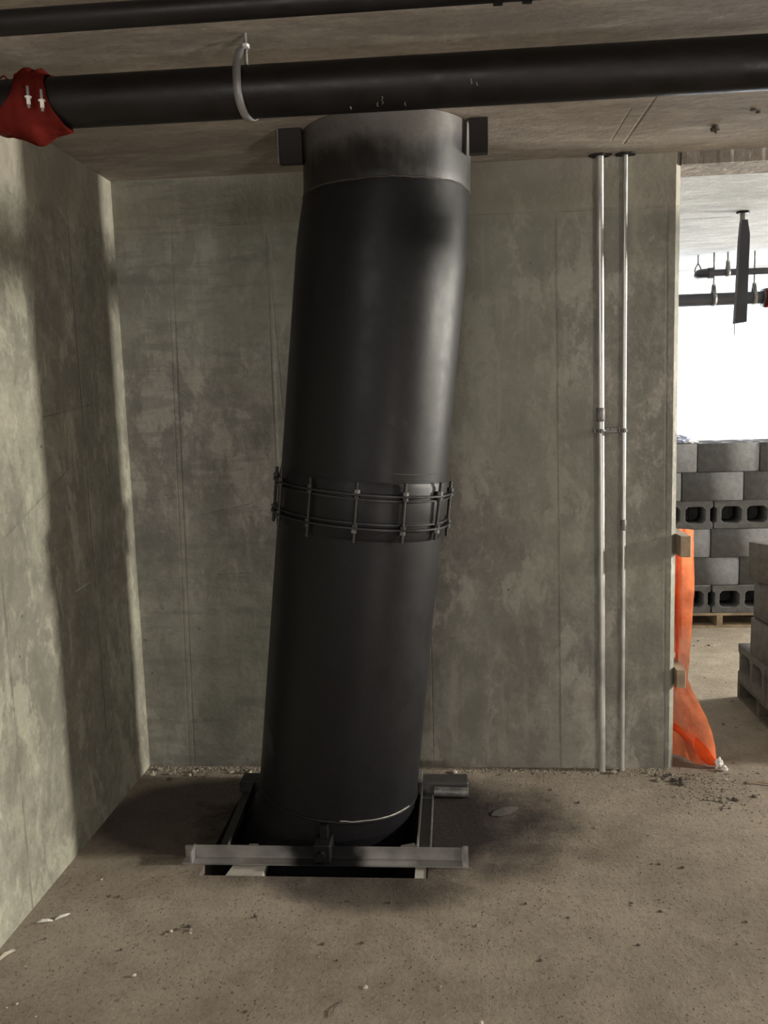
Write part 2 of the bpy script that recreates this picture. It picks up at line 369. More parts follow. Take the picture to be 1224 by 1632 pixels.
tag(MB().prism([(XJ, YB+cham), (XJ+cham, YB), (8.3, YB), (8.3, YB+TH), (XJ, YB+TH)], 0, H, 'z').build('wall_back', M_BACK), kind='structure')
tag(MB().box((XE, YB, H-0.047), (XJ, YB+TH, H)).build('trim_1', M_LINTEL), kind='structure')
tag(MB().box((8.1, Y0, 0), (8.3, YB, H)).build('wall_right', M_BACK), kind='structure')
m = MB(); m.box((X0, Y0, 0), (8.3, Y0+0.2, H))
tag(m.build('wall_rear', M_BACK), kind='structure')
m = MB(); m.box((X0, 6.9, 0), (1.1, 7.1, H)); m.box((4.2, 6.9, 0), (8.3, 7.1, H)); m.box((1.1, 6.9, 0), (4.2, 7.1, 0.95))
tag(m.build('wall_front', M_BACK), kind='structure')
tag(MB().box((-0.2, YB+TH, 0), (0.0, 6.9, H)).build('wall_side', M_BACK), kind='structure')
tag(MB().box((8.1, YB+TH, 0), (8.3, 6.9, H)).build('wall_right', M_BACK), kind='structure')

# ================================================================ BIG RISER PIPE
YP = 3.13
def cx(z):
    if z >= 2.31: return -0.213 + (z-2.31)*0.03
    if z >= 0.12: return -0.213 - 0.1145*(2.31-z)
    d = 0.12 - z
    return -0.213 - 0.1145*2.19 - 0.1145*d - 0.9*d*d
AX = Vector((0.1138, 0, 0.9935)).normalized()
ZT = 2.288
def sweep(mb, z0, z1, n, r, seg=96, fixed=None):
    rings = []
    for i in range(n+1):
        z = z0 + (z1-z0)*i/n; c = Vector((cx(z), YP, z))
        t = Vector((cx(z+0.01)-cx(z-0.01), 0, 0.02)).normalized()
        if z > ZT-0.18: t = t.lerp(Vector((0, 0, 1)), min(1, (z-ZT+0.18)/0.18)).normalized()
        u = Vector((t.z, 0, -t.x)); v = Vector((0, 1, 0))
        rr = r(z) if callable(r) else r
        rings.append([mb.bm.verts.new(c + (u*math.cos(2*math.pi*k/seg)+v*math.sin(2*math.pi*k/seg))*rr) for k in range(seg)])
    for a, b in zip(rings, rings[1:]):
        for k in range(seg): mb.bm.faces.new((a[k], a[(k+1) % seg], b[(k+1) % seg], b[k]))
    mb.bm.faces.new(rings[0][::-1]); mb.bm.faces.new(rings[-1])
    return mb
pipe = tag(empty('riser_pipe'), 'huge leaning black steel riser pipe rising from the floor opening to the ceiling', 'pipe')
tag(sweep(MB(), ZT, 2.498, 12, lambda z: 0.2915).build('top_pipe_section', M_RISER_TOP, pipe, True), 'greyer thinly painted top section of pipe')
sweep(MB(), 1.335, ZT, 40, lambda z: 0.302 - 0.010*max(0, (z-2.088))/0.2).build('middle_pipe_section', M_RISER, pipe, True)
sweep(MB(), 0.124, 1.335, 24, 0.3025).build('lower_pipe_section', M_RISER, pipe, True)
sweep(MB(), -0.375, 0.118, 14, 0.300).build('bottom_elbow', M_RISER, pipe, True)
def weld(z, r, mat, name, label=None, a0=0, a1=360, th=0.004, tilt=None):
    b = MB(); t = AX if tilt is None else Vector(tilt).normalized(); u = Vector((t.z, 0, -t.x)); pts = []
    n = max(8, int((a1-a0)/4))
    for i in range(n+1):
        a = R(a0 + (a1-a0)*i/n)
        pts.append(Vector((cx(z), YP, z)) + u*math.sin(a)*r - Vector((0, 1, 0))*math.cos(a)*r + AX*noise.noise(Vector((i*0.7, z*9, 0)))*0.0035)
    b.tube(pts, th, 8, a1-a0 < 360); o = b.build(name, mat, pipe, True)
    if label: o['label'] = label
weld(ZT, 0.2910, M_WELD, 'weld_bead', 'dark girth weld below the top section', th=0.0035, tilt=(0, 0, 1))
weld(1.352, 0.3020, M_WELD, 'seam_line', 'thin dark seam above the clamp', 22, 62, th=0.0016)
weld(0.121, 0.3025, M_RISER, 'weld_bead', th=0.0045)
weld(0.1265, 0.3045, M_WELD2, 'scraped_weld_edge', 'bright scraped line on the bottom weld', 8, 66, 0.0019)
# repair clamp
clamp_sl = MB(); sl = []
for z in (1.135, 1.155, 1.29, 1.31): sl.append(z)
b = MB(); rings = []
for z, rr in ((1.12, 0.3035), (1.135, 0.308), (1.305, 0.308), (1.32, 0.3035)):
    c = Vector((cx(z), YP, z)); u = Vector((AX.z, 0, -AX.x))
    rings.append([b.bm.verts.new(c + (u*math.cos(2*math.pi*k/96)+Vector((0, 1, 0))*math.sin(2*math.pi*k/96))*rr) for k in range(96)])
for p, q in zip(rings, rings[1:]):
    for k in range(96): b.bm.faces.new((p[k], p[(k+1) % 96], q[(k+1) % 96], q[k]))
b.build('clamp_sleeve', M_RISER, pipe, True)
for z, k in ((1.278, 1), (1.165, -1)):
    r1 = MB().ring((cx(z), YP, z), AX, 0.307, 0.328, 0.006, 96).build('clamp_ring', M_BLACK, pipe)
    z2 = z - 0.016*k
    MB().ring((cx(z2), YP, z2), AX, 0.307, 0.319, 0.006, 96).build('clamp_ring_lip', M_BLACK, r1)
for i in range(12):
    a = R(2 + 30*i - 120)
    off = Vector((AX.z, 0, -AX.x))*math.sin(a)*0.321 - Vector((0, 1, 0))*math.cos(a)*0.321
    zl = 1.222 + random.Random(i).uniform(-0.008, 0.008)
    c = Vector((cx(zl), YP, zl)) + off
    tilt = AX + Vector((random.Random(i+9).uniform(-0.02, 0.02), 0, 0))
    rod = MB().tube([c - tilt*0.103, c + tilt*0.100], 0.0058, 12).build('threaded_rod', M_ROD, pipe, True)
    front = 2 <= i <= 7
    for z, s in ((1.278, 1), (1.165, -1)):
        cc = Vector((cx(z), YP, z)) + off
        MB().tube([cc + AX*0.004*s, cc + AX*0.016*s], 0.0115, 6).build('nut', M_NUT if i in (4, 5, 6) else M_BLACK, rod)
        bl = MB().tube([cc - AX*0.004*s, cc - AX*0.013*s], 0.0115, 6).build('nut', M_BLACK, rod)
# support lug and strap at the foot
lug = MB().box((-0.505, 2.745, 0.012), (-0.445, 2.86, 0.075), bevel=0.004); lug.box((-0.49, 2.80, 0.03), (-0.46, 2.85, 0.115), bevel=0.003)
lug.tube([(-0.475, 2.728, 0.045), (-0.475, 2.76, 0.045)], 0.014, 6)
lug.build('support_lug', M_RISER, pipe)

# dark boards beside the pipe under the ceiling
for (xa, xb, lab) in ((-0.565, -0.487, 'dark board block under the ceiling, left of the big pipe'), (0.075, 0.138, 'dark board block under the ceiling, right of the big pipe')):
    t = empty('shutter_board', ((xa+xb)/2, 3.02, H)); tag(t, lab, 'board', 'shutter boards flanking the pipe at the ceiling')
    lft = xa < -0.4
    b = MB().box((xa, 3.0, 2.388), (xb, 3.04, H), bevel=0.002)
    o = b.build('board', M_DARKBOARD); adopt(t, o)
    if lft:
        e = MB().box((xa-0.004, 2.997, 2.386), (xa, 3.04, H-0.002)).build('metal_edge', M_GALVD); adopt(t, e); e['label'] = 'thin metal edge strip'
# ================================================================ FLOOR SUPPORT FRAME
def angle(name, p0, p1, leg, th, up_side, root, z0=0.0):
    """L section from p0 to p1 (xy); vertical leg stands on side up_side (+1/-1 of the left normal)"""
    p0, p1 = Vector((*p0, 0)), Vector((*p1, 0)); d = (p1-p0).normalized(); n = Vector((-d.y, d.x, 0))*up_side
    prof = [(0, 0), (leg, 0), (leg, th), (th*1.3, th), (th, th*1.3), (th, leg), (0, leg)]
    b = MB(); A = []; B = []
    for (q, z) in prof:
        A.append(b.bm.verts.new(p0 - n*q + Vector((0, 0, z0+z)))); B.append(b.bm.verts.new(p1 - n*q + Vector((0, 0, z0+z))))
    b.bm.faces.new(A); b.bm.faces.new(B[::-1])
    for i in range(len(prof)): j = (i+1) % len(prof); b.bm.faces.new((A[i], B[i], B[j], A[j]))
    return b.build(name, M_ANGLE, root)
fr = tag(empty('pipe_support_frame'), 'galvanised steel angle frame on the floor around the foot of the big pipe', 'frame')
angle('front_angle', (-0.935, 2.795), (0.005, 2.795), 0.048, 0.005, 1, fr)
eb = MB().box((-0.938, 2.745, 0.0), (-0.932, 2.798, 0.049)); eb.box((-0.968, 2.747, 0.0), (-0.938, 2.797, 0.006)); eb.box((-0.968, 2.790, 0.0), (-0.938, 2.797, 0.045))
eb.build('end_clip', M_ANGLE, fr)
eb = MB().box((0.004, 2.745, 0.0), (0.009, 2.798, 0.049)); eb.box((0.009, 2.744, 0.0), (0.026, 2.797, 0.006)); eb.box((0.009, 2.790, 0.0), (0.026, 2.797, 0.053))
eb.build('end_clip', M_ANGLE, fr)
angle('side_angle', (-0.152, 2.798), (-0.152, 3.36), 0.050, 0.005, 1, fr)
angle('side_angle', (-0.812, 2.798), (-0.838, 3.33), 0.050, 0.005, -1, fr)
MB().box((-0.108, 2.80, 0.0), (-0.103, 3.25, 0.022)).build('side_angle_lip', M_GALVD, fr)
b = MB().box((-0.90, 3.30, 0.0), (0.035, 3.385, 0.048), bevel=0.003)
b.build('back_channel', M_ANGLE, fr)
MB().tube([(-0.10, 3.282, 0.020), (0.035, 3.275, 0.020)], 0.019, 20).build('round_stub', M_GALVD, fr, True)
MB().box((-0.165, 3.30, 0.0), (-0.150, 3.40, 0.062)).build('corner_plate', M_GALV, fr)
b = MB(); b.prism([(-0.800, 2.684), (-0.672, 2.684), (-0.672, 2.80), (-0.735, 2.90), (-0.765, 2.90)], -0.028, -0.004, 'z')
w1 = b.build('packing_board', M_PALE); tag(w1, 'pale tapered packing board under the left of the front steel angle', 'packing board')
b = MB(); b.prism([(-0.155, 2.684), (-0.117, 2.684), (-0.117, 2.75), (-0.165, 2.92), (-0.215, 2.90), (-0.155, 2.80)], -0.028, -0.004, 'z')
w2 = b.build('packing_board', M_PALE); tag(w2, 'pale small packing board under the right of the front steel angle', 'packing board')

# ================================================================ OVERHEAD PIPES
hp = tag(empty('overhead_pipe', (0, 2.25, 2.36)), 'thick black horizontal pipe running across under the ceiling in front of the big pipe', 'pipe')
o = MB().tube([(-1.045, 2.25, 2.362), (6.0, 2.25, 2.345)], 0.0615, 40).build('long_pipe_length', M_HPIPE, smooth=True); adopt(hp, o)
o = MB().tube([(XL, 2.25, 2.362), (-1.06, 2.25, 2.362)], 0.0615, 40).build('short_pipe_length', M_HPIPE, smooth=True); adopt(hp, o)
cp = MB().ring((-1.052, 2.25, 2.362), (1, 0.0001, 0), 0.0617, 0.074, 0.05, 40)
cpo = cp.build('grooved_coupling', M_HPIPE); adopt(hp, cpo)
for k, (xk, a0, nq, rr_) in enumerate(((-0.155, 222, 5, 0.0014), (-0.168, 236, 3, 0.0018), (-0.100, 240, 3, 0.0012), (0.062, 196, 3, 0.0011), (0.075, 204, 2, 0.0011), (-0.235, 244, 2, 0.002))):
    pts = []
    for q in range(nq+1):
        a = R(a0 + q*4); pts.append((xk+0.0015*math.sin(q*2.1+k), 2.25+0.0618*math.cos(a), 2.3585+0.0618*math.sin(a)))
    o = MB().tube(pts, rr_, 6).build('paint_drip', M_GALVD); adopt(hp, o); o['label'] = 'pale dried drip on the black pipe'
# red wrap round the coupling
wr = tag(empty('red_plastic_wrap', (-1.052, 2.25, 2.36)), 'ragged red plastic wrap tied round the left joint of the thick black overhead pipe', 'plastic wrap')
b = MB(); NU, NV = 40, 22; grid = []
for i in range(NU+1):
    a = 2*math.pi*i/NU; row = []
    low = max(0, -math.sin(a)); front = max(0, -math.cos(a))
    for j in range(NV+1):
        t = j/NV
        xl = -1.086 - 0.075*low**1.3 + 0.012*math.sin(3*a); xr = -0.990 + 0.040*low**2 + 0.010*math.sin(2*a+1) - 0.01*front
        x = xl + (xr-xl)*t
        pinch = 1 - 0.5*math.exp(-((t-0.5)/0.16)**2)*max(0, math.sin(a))
        r = 0.066 + 0.017*math.exp(-((x+1.052)/0.028)**2) + 0.010*low*math.sin(math.pi*t) + 0.004*noise.noise(Vector((x*45, a*3.2, 1)))
        r += 0.008*math.exp(-((t-0.78)/0.1)**2)*max(0, math.sin(a))
        row.append(b.bm.verts.new((x, 2.25 + r*math.cos(a), 2.362 + r*math.sin(a) - 0.006*low)))
    grid.append(row)
for i in range(NU):
    for j in range(NV): b.bm.faces.new((grid[i][j], grid[i+1][j], grid[i+1][j+1], grid[i][j+1]))
o = b.build('wrap_sheet', M_RED, smooth=True, solid=0.0015); adopt(wr, o)
o = MB().tube([(-1.135, 2.235, 2.424), (-1.118, 2.228, 2.428), (-1.098, 2.215, 2.408), (-1.085, 2.195, 2.39)], 0.0022, 6).build('loose_tail', M_RED); adopt(wr, o)
for (x, dz) in ((-1.024, -0.010), (-0.990, -0.020)):
    bo = tag(empty('coupling_bolt', (x, 2.16, 2.362+dz)), 'pale vertical bolt on the red wrapped joint, ' + ('left of the pair' if x < -1.0 else 'right of the pair'), 'bolt', 'pair of bolts on the red wrapped pipe joint')
    s = MB().tube([(x, 2.155, 2.362+dz-0.030), (x, 2.155, 2.362+dz+0.021)], 0.0036, 10).build('bolt_shank', M_STRAP, smooth=True); adopt(bo, s)
    s = MB().tube([(x, 2.155, 2.362+dz-0.022), (x, 2.155, 2.362+dz-0.004)], 0.0052, 6).build('nut', M_WHITE); adopt(bo, s)
    s = MB().tube([(x, 2.155, 2.362+dz-0.006), (x, 2.155, 2.362+dz-0.0035)], 0.0085, 16).build('washer', M_WHITE); adopt(bo, s)
# hanger
hg = tag(empty('strap_hanger', (-0.495, 2.25, H)), 'grey steel strap hanger with a thin rod holding the thick overhead pipe', 'pipe hanger')
o = MB().tube([(-0.497, 2.25, H), (-0.497, 2.25, 2.425)], 0.0045, 12).build('rod', M_GALVD, smooth=True); adopt(hg, o)
o = MB().tube([(-0.497, 2.25, 2.462), (-0.497, 2.25, 2.474)], 0.010, 6).build('nut', M_GALV); adopt(hg, o)
b = MB(); rz = Matrix.Rotation(R(-10), 3, 'Z'); inn = []; w2h = 0.0105
prof = [(0.0, 2.462)]
prof += [(-0.014, 2.463), (-0.034, 2.452), (-0.054, 2.425), (-0.064, 2.395)]
for q in range(0, 19):
    a = R(172 + q*12); prof.append((0.0650*math.cos(a), 2.360+0.0650*math.sin(a)))
prev = None
for (yy, zz) in prof:
    L = []
    for sx in (-w2h, w2h):
        v = rz @ Vector((sx, yy, 0)); L.append(b.bm.verts.new((-0.497+v.x, 2.25+v.y, zz)))
    if prev: b.bm.faces.new((prev[0], prev[1], L[1], L[0]))
    prev = L
o = b.build('strap', M_STRAP, smooth=True, solid=0.0025); adopt(hg, o)

sp = tag(empty('small_overhead_pipe', (0, 1.85, 2.39)), 'thinner black pipe running along the top edge of the view near the ceiling', 'pipe')
o = MB().tube([(XL, 1.85, 2.388), (6.0, 1.85, 2.392)], 0.0245, 28).build('pipe_length', M_HPIPE, smooth=True); adopt(sp, o)
for x in (0.108, 0.166):
    o = MB().tube([(x-0.009, 1.85, 2.39), (x+0.009, 1.85, 2.39)], 0.031, 20).build('coupling_flange', M_HPIPE, smooth=True); adopt(sp, o)
o = MB().tube([(-0.124, 1.85, 2.39), (-0.116, 1.85, 2.39)], 0.0249, 28).build('paint_band', M_GREEN, smooth=True); adopt(sp, o); o['label'] = 'faded green paint band'

# pipe of the bay to the right (runs front to back, beyond the frame; its shadow falls on the walls)
o = MB().tube([(3.0, 2.45, 2.205), (3.0, 3.555, 2.245)], 0.062, 24).build('cross_pipe', M_HPIPE, smooth=True)
tag(o, 'black pipe running front to back under the ceiling right of the doorway', 'pipe')

# ================================================================ CONDUITS
def conduit(xt, xb, r, cz, lab):
    t = tag(empty('conduit', (xb, 3.533, 0)), lab, 'conduit')
    def X(z): return xb + (xt-xb)*z/H
    o = MB().tube([(X(0), 3.533, 0), (X(H), 3.533, H)], r, 24).build('conduit_tube', M_GALV, smooth=True); adopt(t, o)
    o = MB().tube([(X(cz[0]), 3.533, cz[0]), (X(cz[0]+0.004), 3.533, cz[0]+0.003), (X(cz[1]), 3.533, cz[1]-0.003), (X(cz[1]), 3.533, cz[1])], r, 24, rs=[r+0.0002, r+0.0022, r+0.0022, r+0.0002]).build('coupling', M_GALVD, smooth=True); adopt(t, o)
    z = 1.434
    s = MB().ring((X(z), 3.533, z), (0, 0.0001, 1), r+0.0003, r+0.0035, 0.014, 24); s.box((X(z)-0.004, 3.533-r-0.018, z-0.008), (X(z)+0.004, 3.533-r-0.001, z+0.008))
    s.box((X(z)-r-0.009, 3.533, z-0.008), (X(z)-r-0.002, 3.553, z+0.008)); s.box((X(z)+r+0.002, 3.533, z-0.008), (X(z)+r+0.009, 3.553, z+0.008))
    o = s.build('pipe_clamp', M_GALVD); adopt(t, o)
    b = MB(); rr = random.Random(int(xb*100)); n = 18
    for (zz, k) in ((H-0.004, 1.0),):
        vs = [b.bm.verts.new((X(H)+math.cos(2*math.pi*q/n)*(r+0.022+rr.uniform(-0.006, 0.012)), 3.533+min(0.021, math.sin(2*math.pi*q/n)*0.03+rr.uniform(-0.004, 0.004)), zz)) for q in range(n)]
        b.bm.faces.new(vs)
    o = b.build('broken_out_collar', M_DARKBOARD, solid=0.006); adopt(t, o); o['label'] = 'dark broken-out patch where the conduit enters the ceiling'
    return t
conduit(0.589, 0.6033, 0.0155, (1.4715, 1.5267), 'thicker galvanised conduit standing against the back wall, left of the two')
conduit(0.686, 0.687, 0.0098, (1.0278, 1.0718), 'thinner galvanised conduit standing against the back wall, right of the two')
st = tag(MB().box((0.612, 3.548, 1.424), (0.675, 3.555, 1.446), bevel=0.002).tube([(0.640, 3.540, 1.436), (0.640, 3.549, 1.436)], 0.006, 6).build('strut_strip', M_GALVD), 'short metal strip on the back wall between the two conduits', 'bracket')

# ================================================================ EDGE OF THE WALL: TIMBERS AND NETTING
tag(MB().box((XE+0.001, 3.497, 0.918), (XE+0.042, 3.745, 1.004), bevel=0.002).build('timber_block', M_TIMBER), 'short timber block fixed to the wall end at waist height, the upper one', 'timber')
tag(MB().box((XE+0.001, 3.530, 0.360), (XE+0.038, 3.745, 0.437), bevel=0.002).build('timber_block', M_TIMBER), 'short timber block fixed to the wall end near the floor, the lower one', 'timber')
nt = tag(empty('debris_netting', (1.0, 3.68, 0)), 'bright orange debris netting hanging down the wall end and trailing on the floor', 'netting')
b = MB(); rows = []
prof = [(1.005, 1.000), (0.93, 1.002), (0.8, 1.004), (0.65, 1.000), (0.55, 0.996), (0.44, 0.990), (0.36, 0.985), (0.31, 1.004), (0.26, 1.030), (0.20, 1.054), (0.14, 1.070), (0.09, 1.078), (0.05, 1.082), (0.015, 1.080)]
import bisect
NZ, NX = 60, 16
def netx(z):
    for (za, xa), (zb_, xb_) in zip(prof, prof[1:]):
        if zb_ <= z <= za: return xa + (xb_-xa)*(za-z)/(za-zb_)
    return prof[-1][1]
for i in range(NZ+1):
    z = 1.005 - (1.005-0.008)*i/NZ; xr = netx(z); row = []
    for j in range(NX+1):
        t = j/NX; x0 = 0.9515 if (z > 0.90 or 0.34 < z < 0.46) else 0.915
        x = x0 + (xr-x0)*t + 0.004*noise.noise(Vector((z*22, 3, 0)))*t
        fold = 0.022*math.sin(t*9 + z*3.0) + 0.02*noise.noise(Vector((t*3, z*6, 2)))
        y = 3.70 - 0.04*t + fold*(0.5+0.5*(1-z))
        if z < 0.35: y -= (0.35-z)*0.36*t + 0.015*math.sin(t*12+z*20)
        row.append(b.bm.verts.new((x, y, z)))
    rows.append(row)
for i in range(NZ):
    for j in range(NX): b.bm.faces.new((rows[i][j], rows[i][j+1], rows[i+1][j+1], rows[i+1][j]))
o = b.build('net_sheet', M_NET, smooth=True); adopt(nt, o)
for nm, pts, rr in (('gathered_hem', [(0.93, 3.70, 0.135), (0.97, 3.67, 0.115), (1.01, 3.63, 0.088), (1.04, 3.60, 0.050), (1.065, 3.575, 0.024), (1.082, 3.565, 0.020)], [0.012, 0.016, 0.022, 0.026, 0.022, 0.012]),
                    ('gathered_fold', [(0.945, 3.69, 0.93), (0.943, 3.68, 0.7), (0.946, 3.68, 0.5), (0.943, 3.69, 0.30)], [0.004, 0.008, 0.007, 0.004])):
    o = MB().tube(pts, 0.02, 12, rs=rr).build(nm, M_NETD, smooth=True); adopt(nt, o)

# ================================================================ CONCRETE BLOCKS
def hexhole(cx_, cy_, w_, h_, c=0.022):
    w_, h_ = w_/2, h_/2
    return [(cx_-w_, cy_-h_+c), (cx_-w_+c, cy_-h_), (cx_+w_-c, cy_-h_), (cx_+w_, cy_-h_+c), (cx_+w_, cy_+h_-c), (cx_+w_-c, cy_+h_), (cx_-w_+c, cy_+h_), (cx_-w_, cy_+h_-c)]
L_, W_ = 0.383, 0.182
blk_outline = [(-L_/2, -W_/2), (L_/2, -W_/2), (L_/2, -0.055), (L_/2-0.018, -0.042), (L_/2-0.018, 0.042), (L_/2, 0.055), (L_/2, W_/2),
               (-L_/2, W_/2), (-L_/2, 0.055), (-L_/2+0.018, 0.042), (-L_/2+0.018, -0.042), (-L_/2, -0.055)]
me_blk = outline_mesh('concrete_block', [blk_outline, hexhole(-0.082, 0, 0.136, 0.116), hexhole(0.082, 0, 0.136, 0.116)], 0.182, M_BLOCK, 0.003)
me_blk2 = me_blk.copy(); me_blk2.materials.clear(); me_blk2.materials.append(M_BLOCK2)
def block(loc, rot, lab, group, me=me_blk):
    o = bpy.data.objects.new('concrete_block', me); link(o); o.location = loc; o.rotation_euler = rot
    return tag(o, lab, 'concrete block', group)
YK = 5.80 + 0.095
UP = (R(90), 0, 0)      # cores face the camera
SOL = (0, 0, 0)         # cores vertical, solid side out
names = ['bottom', 'second', 'third', 'fourth', 'fifth', 'top']
starts = [1.320, 1.102, 1.309, 1.324, 1.115, 1.215]
ords = ['first', 'second', 'third', 'fourth', 'fifth']
for c in range(6):
    z = 0.10 + 0.095 + c*0.19
    cores = c in (0, 3); step = 0.398
    vis = 0
    for k in range(5):
        x0 = starts[c] + k*step
        if x0 + L_ < 1.40: continue
        vis += 1
        lab = '%s grey block, %s course of the tall stack, %s from the orange netting' % ('open-cored' if cores else 'solid-sided', names[c], ords[vis-1])
        block((x0+L_/2, YK + 0.004*math.sin(c*3+k*5), z), UP if cores else SOL, lab, 'blocks of the tall stack beyond the opening')
    for k in range(3):
        block((1.41 + k*step, YK + 0.205, z), (0, 0, 0), 'grey block in the rear row of the tall stack, %s course, %s from left' % (names[c], ords[k]), 'rear row of the tall stack')
def pallet(name, x0, x1, y0, y1, lab, along='y', mat=M_TIMBER):
    t = tag(empty(name, ((x0+x1)/2, (y0+y1)/2, 0)), lab, 'pallet')
    n = 5
    sw = along == 'x'            # stringers run along x instead of y
    if sw: x0, x1, y0, y1 = y0, y1, x0, x1
    def bx(a, b): 
        return MB().box((a[1], a[0], a[2]), (b[1], b[0], b[2])) if sw else MB().box(a, b)
    for k in range(n):          # deck and bottom boards
        ya = y0 + (y1-y0-0.09)*k/(n-1)
        o = bx((x0, ya, 0.084), (x1, ya+0.09, 0.099)).build('deck_board', mat); adopt(t, o)
        if k in (0, 2, 4):
            o = bx((x0, ya, 0.0), (x1, ya+0.09, 0.014)).build('bottom_board', mat); adopt(t, o)
    for k in range(3):
        xa = x0 + (x1-x0-0.038)*k/2
        o = bx((xa, y0, 0.0145), (xa+0.038, y1, 0.0835)).build('stringer', mat); adopt(t, o)
    return t
pallet('timber_pallet', 1.22, 2.31, 5.79, 6.55, 'timber pallet under the tall block stack beyond the opening')
# near stack at the right edge
SIDE = (R(90), 0, R(90))    # cores face +-x, length along y
pallet('timber_pallet', 1.45, 2.3, 3.84, 4.44, 'timber pallet under the near block stack at the right edge', 'x', M_RUBBLED)
for k, y in enumerate((4.235, 3.84 + 0.0)):
    for j, x in enumerate((1.54, 1.735, 1.93)):
        lab = 'dusty near-stack block, bottom layer, open cores facing left, %s row, %s' % (['rear', 'front'][k], ['outer column', 'middle column', 'inner column'][j])
        block((x, y, 0.195), SIDE, lab, 'bottom layer of the near block stack', me_blk2)
for c in range(3):
    a = R([4, 6, 28][c])
    for j in range(2):
        lab = 'dusty near-stack block, %s, %s' % (['second layer', 'third layer', 'top layer, turned askew'][c], ['by the left face', 'behind the left one'][j])
        x = [1.545, 1.560, 1.580][c] + j*(0.20 if c < 2 else 0.23); y = [4.04, 4.035, 4.06][c] + (0.10*j if c == 2 else 0.016*j)
        block((x, y, 0.385 + 0.19*c), (0, 0, R(90)+a), lab, 'upper layers of the near block stack', me_blk2)
# plastic scrap on top of the tall stack
def crumple(name, c, s, mat, seed, lab, cat):
    b = MB(); g = bmesh.ops.create_icosphere(b.bm, subdivisions=3, radius=1.0)
    for v in b.bm.verts:
        k = 1 + 0.55*noise.noise(v.co*2.3 + Vector((seed, 0, 0))) + 0.25*noise.noise(v.co*6 + Vector((0, seed, 0)))
        v.co = Vector((v.co.x*s[0]*k, v.co.y*s[1]*k, v.co.z*s[2]*k))
    mz = min(v.co.z for v in b.bm.verts)
    for v in b.bm.verts: v.co.z -= mz
    o = b.build(name, mat); o.location = c; return tag(o, lab, cat)
crumple('plastic_scrap', (1.50, 5.86, 1.2395), (0.075, 0.05, 0.026), M_BLUEP, 3.0, 'crumpled bluish plastic scrap lying on top of the tall block stack', 'plastic')
crumple('mortar_scrap', (1.565, 5.85, 1.2395), (0.05, 0.03, 0.008), M_WHITE, 7.0, 'thin white scrap beside the bluish plastic on the tall block stack', 'scrap')

# ================================================================ NEXT BAY SERVICES
YS = 6.1
pa = tag(empty('distant_pipe', (1.6, YS, 2.2)), 'black pipe across the bright facade opening, lower and thicker of the two', 'pipe')
o = MB().tube([(0.0, YS, 2.195), (2.11, YS, 2.193)], 0.042, 24).build('pipe_length', M_HPIPE2, smooth=True); adopt(pa, o)
o = MB().tube([(2.12, YS, 2.193), (5.99, YS, 2.19)], 0.042, 24).build('pipe_length', M_HPIPE2, smooth=True); adopt(pa, o)
o = MB().ring((2.115, YS, 2.193), (1, 0.0001, 0), 0.043, 0.058, 0.05, 24).build('grooved_coupling', M_HPIPE2); adopt(pa, o)
b = MB(); gr = []
for i in range(25):
    a = 2*math.pi*i/24
    gr.append([b.bm.verts.new((2.105+0.15*j/8, YS+(0.062+0.008*noise.noise(Vector((i, j*2, 3))))*math.cos(a), 2.19+(0.060+0.010*noise.noise(Vector((i*.6, j, 9))))*math.sin(a))) for j in range(9)])
for i in range(24):
    for j in range(8): b.bm.faces.new((gr[i][j], gr[i+1][j], gr[i+1][j+1], gr[i][j+1]))
tag(b.build('red_plastic_wrap', M_RED, smooth=True, solid=0.002), 'red plastic wrap round the joint of the distant black pipe in the bright opening', 'plastic wrap')
pb = tag(empty('distant_pipe', (1.7, YS, 2.37)), 'thinner black pipe across the bright opening, upper one with a left elbow', 'pipe')
o = MB().tube([(1.75, YS, 2.367), (5.99, YS, 2.367)], 0.0225, 20).build('pipe_length', M_HPIPE2, smooth=True); adopt(pb, o)
b = MB(); pts = []
for q in range(8):
    a = R(90*q/7); pts.append((1.745-0.055*math.sin(a), YS+0.055-0.055*math.cos(a), 2.367))
b.tube(pts, 0.031, 20); b.tube([(1.735, YS, 2.367), (1.765, YS, 2.367)], 0.036, 20)
o = b.build('elbow', M_HPIPE2, smooth=True); adopt(pb, o)
o = MB().tube([(1.690, YS+0.055, 2.367), (1.690, YS+0.10, 2.367)], 0.0225, 16).build('pipe_branch', M_HPIPE2, smooth=True); adopt(pb, o)
def clevis(x, z, r, lab, y=YS):
    t = tag(empty('pipe_hanger', (x, y, H)), lab, 'pipe hanger')
    o = MB().tube([(x, y, H), (x, y, z+r+0.03)], 0.006, 8).build('rod', M_GALVD, smooth=True); adopt(t, o)
    b = MB(); pts = [(x, y, z+r+0.055)]
    for q in range(0, 21):
        a = R(60 - 0 - q*15); pts.append((x, y+(r+0.004)*math.cos(a), z+(r+0.004)*math.sin(a)))
    pts.append((x, y, z+r+0.055)); pr = None
    for p in pts:
        L = [b.bm.verts.new((p[0]+s, p[1], p[2])) for s in (-0.012, 0.012)]
        if pr: b.bm.faces.new((pr[0], pr[1], L[1], L[0]))
        pr = L
    o = b.build('strap', M_GALVD, smooth=True, solid=0.003); adopt(t, o)
clevis(1.775, 2.195, 0.042, 'small clevis hanger on the lower distant pipe')
clevis(1.865, 2.367, 0.0225, 'small rod hanger on the upper distant pipe, right of the elbow')
clevis(2.04, 2.195, 0.042, 'small clevis hanger on the lower distant pipe beside the red wrap')
o = tag(empty('ring_hanger', (1.692, YS+0.08, H)), 'small ring hanger above the elbow of the upper distant pipe', 'pipe hanger')
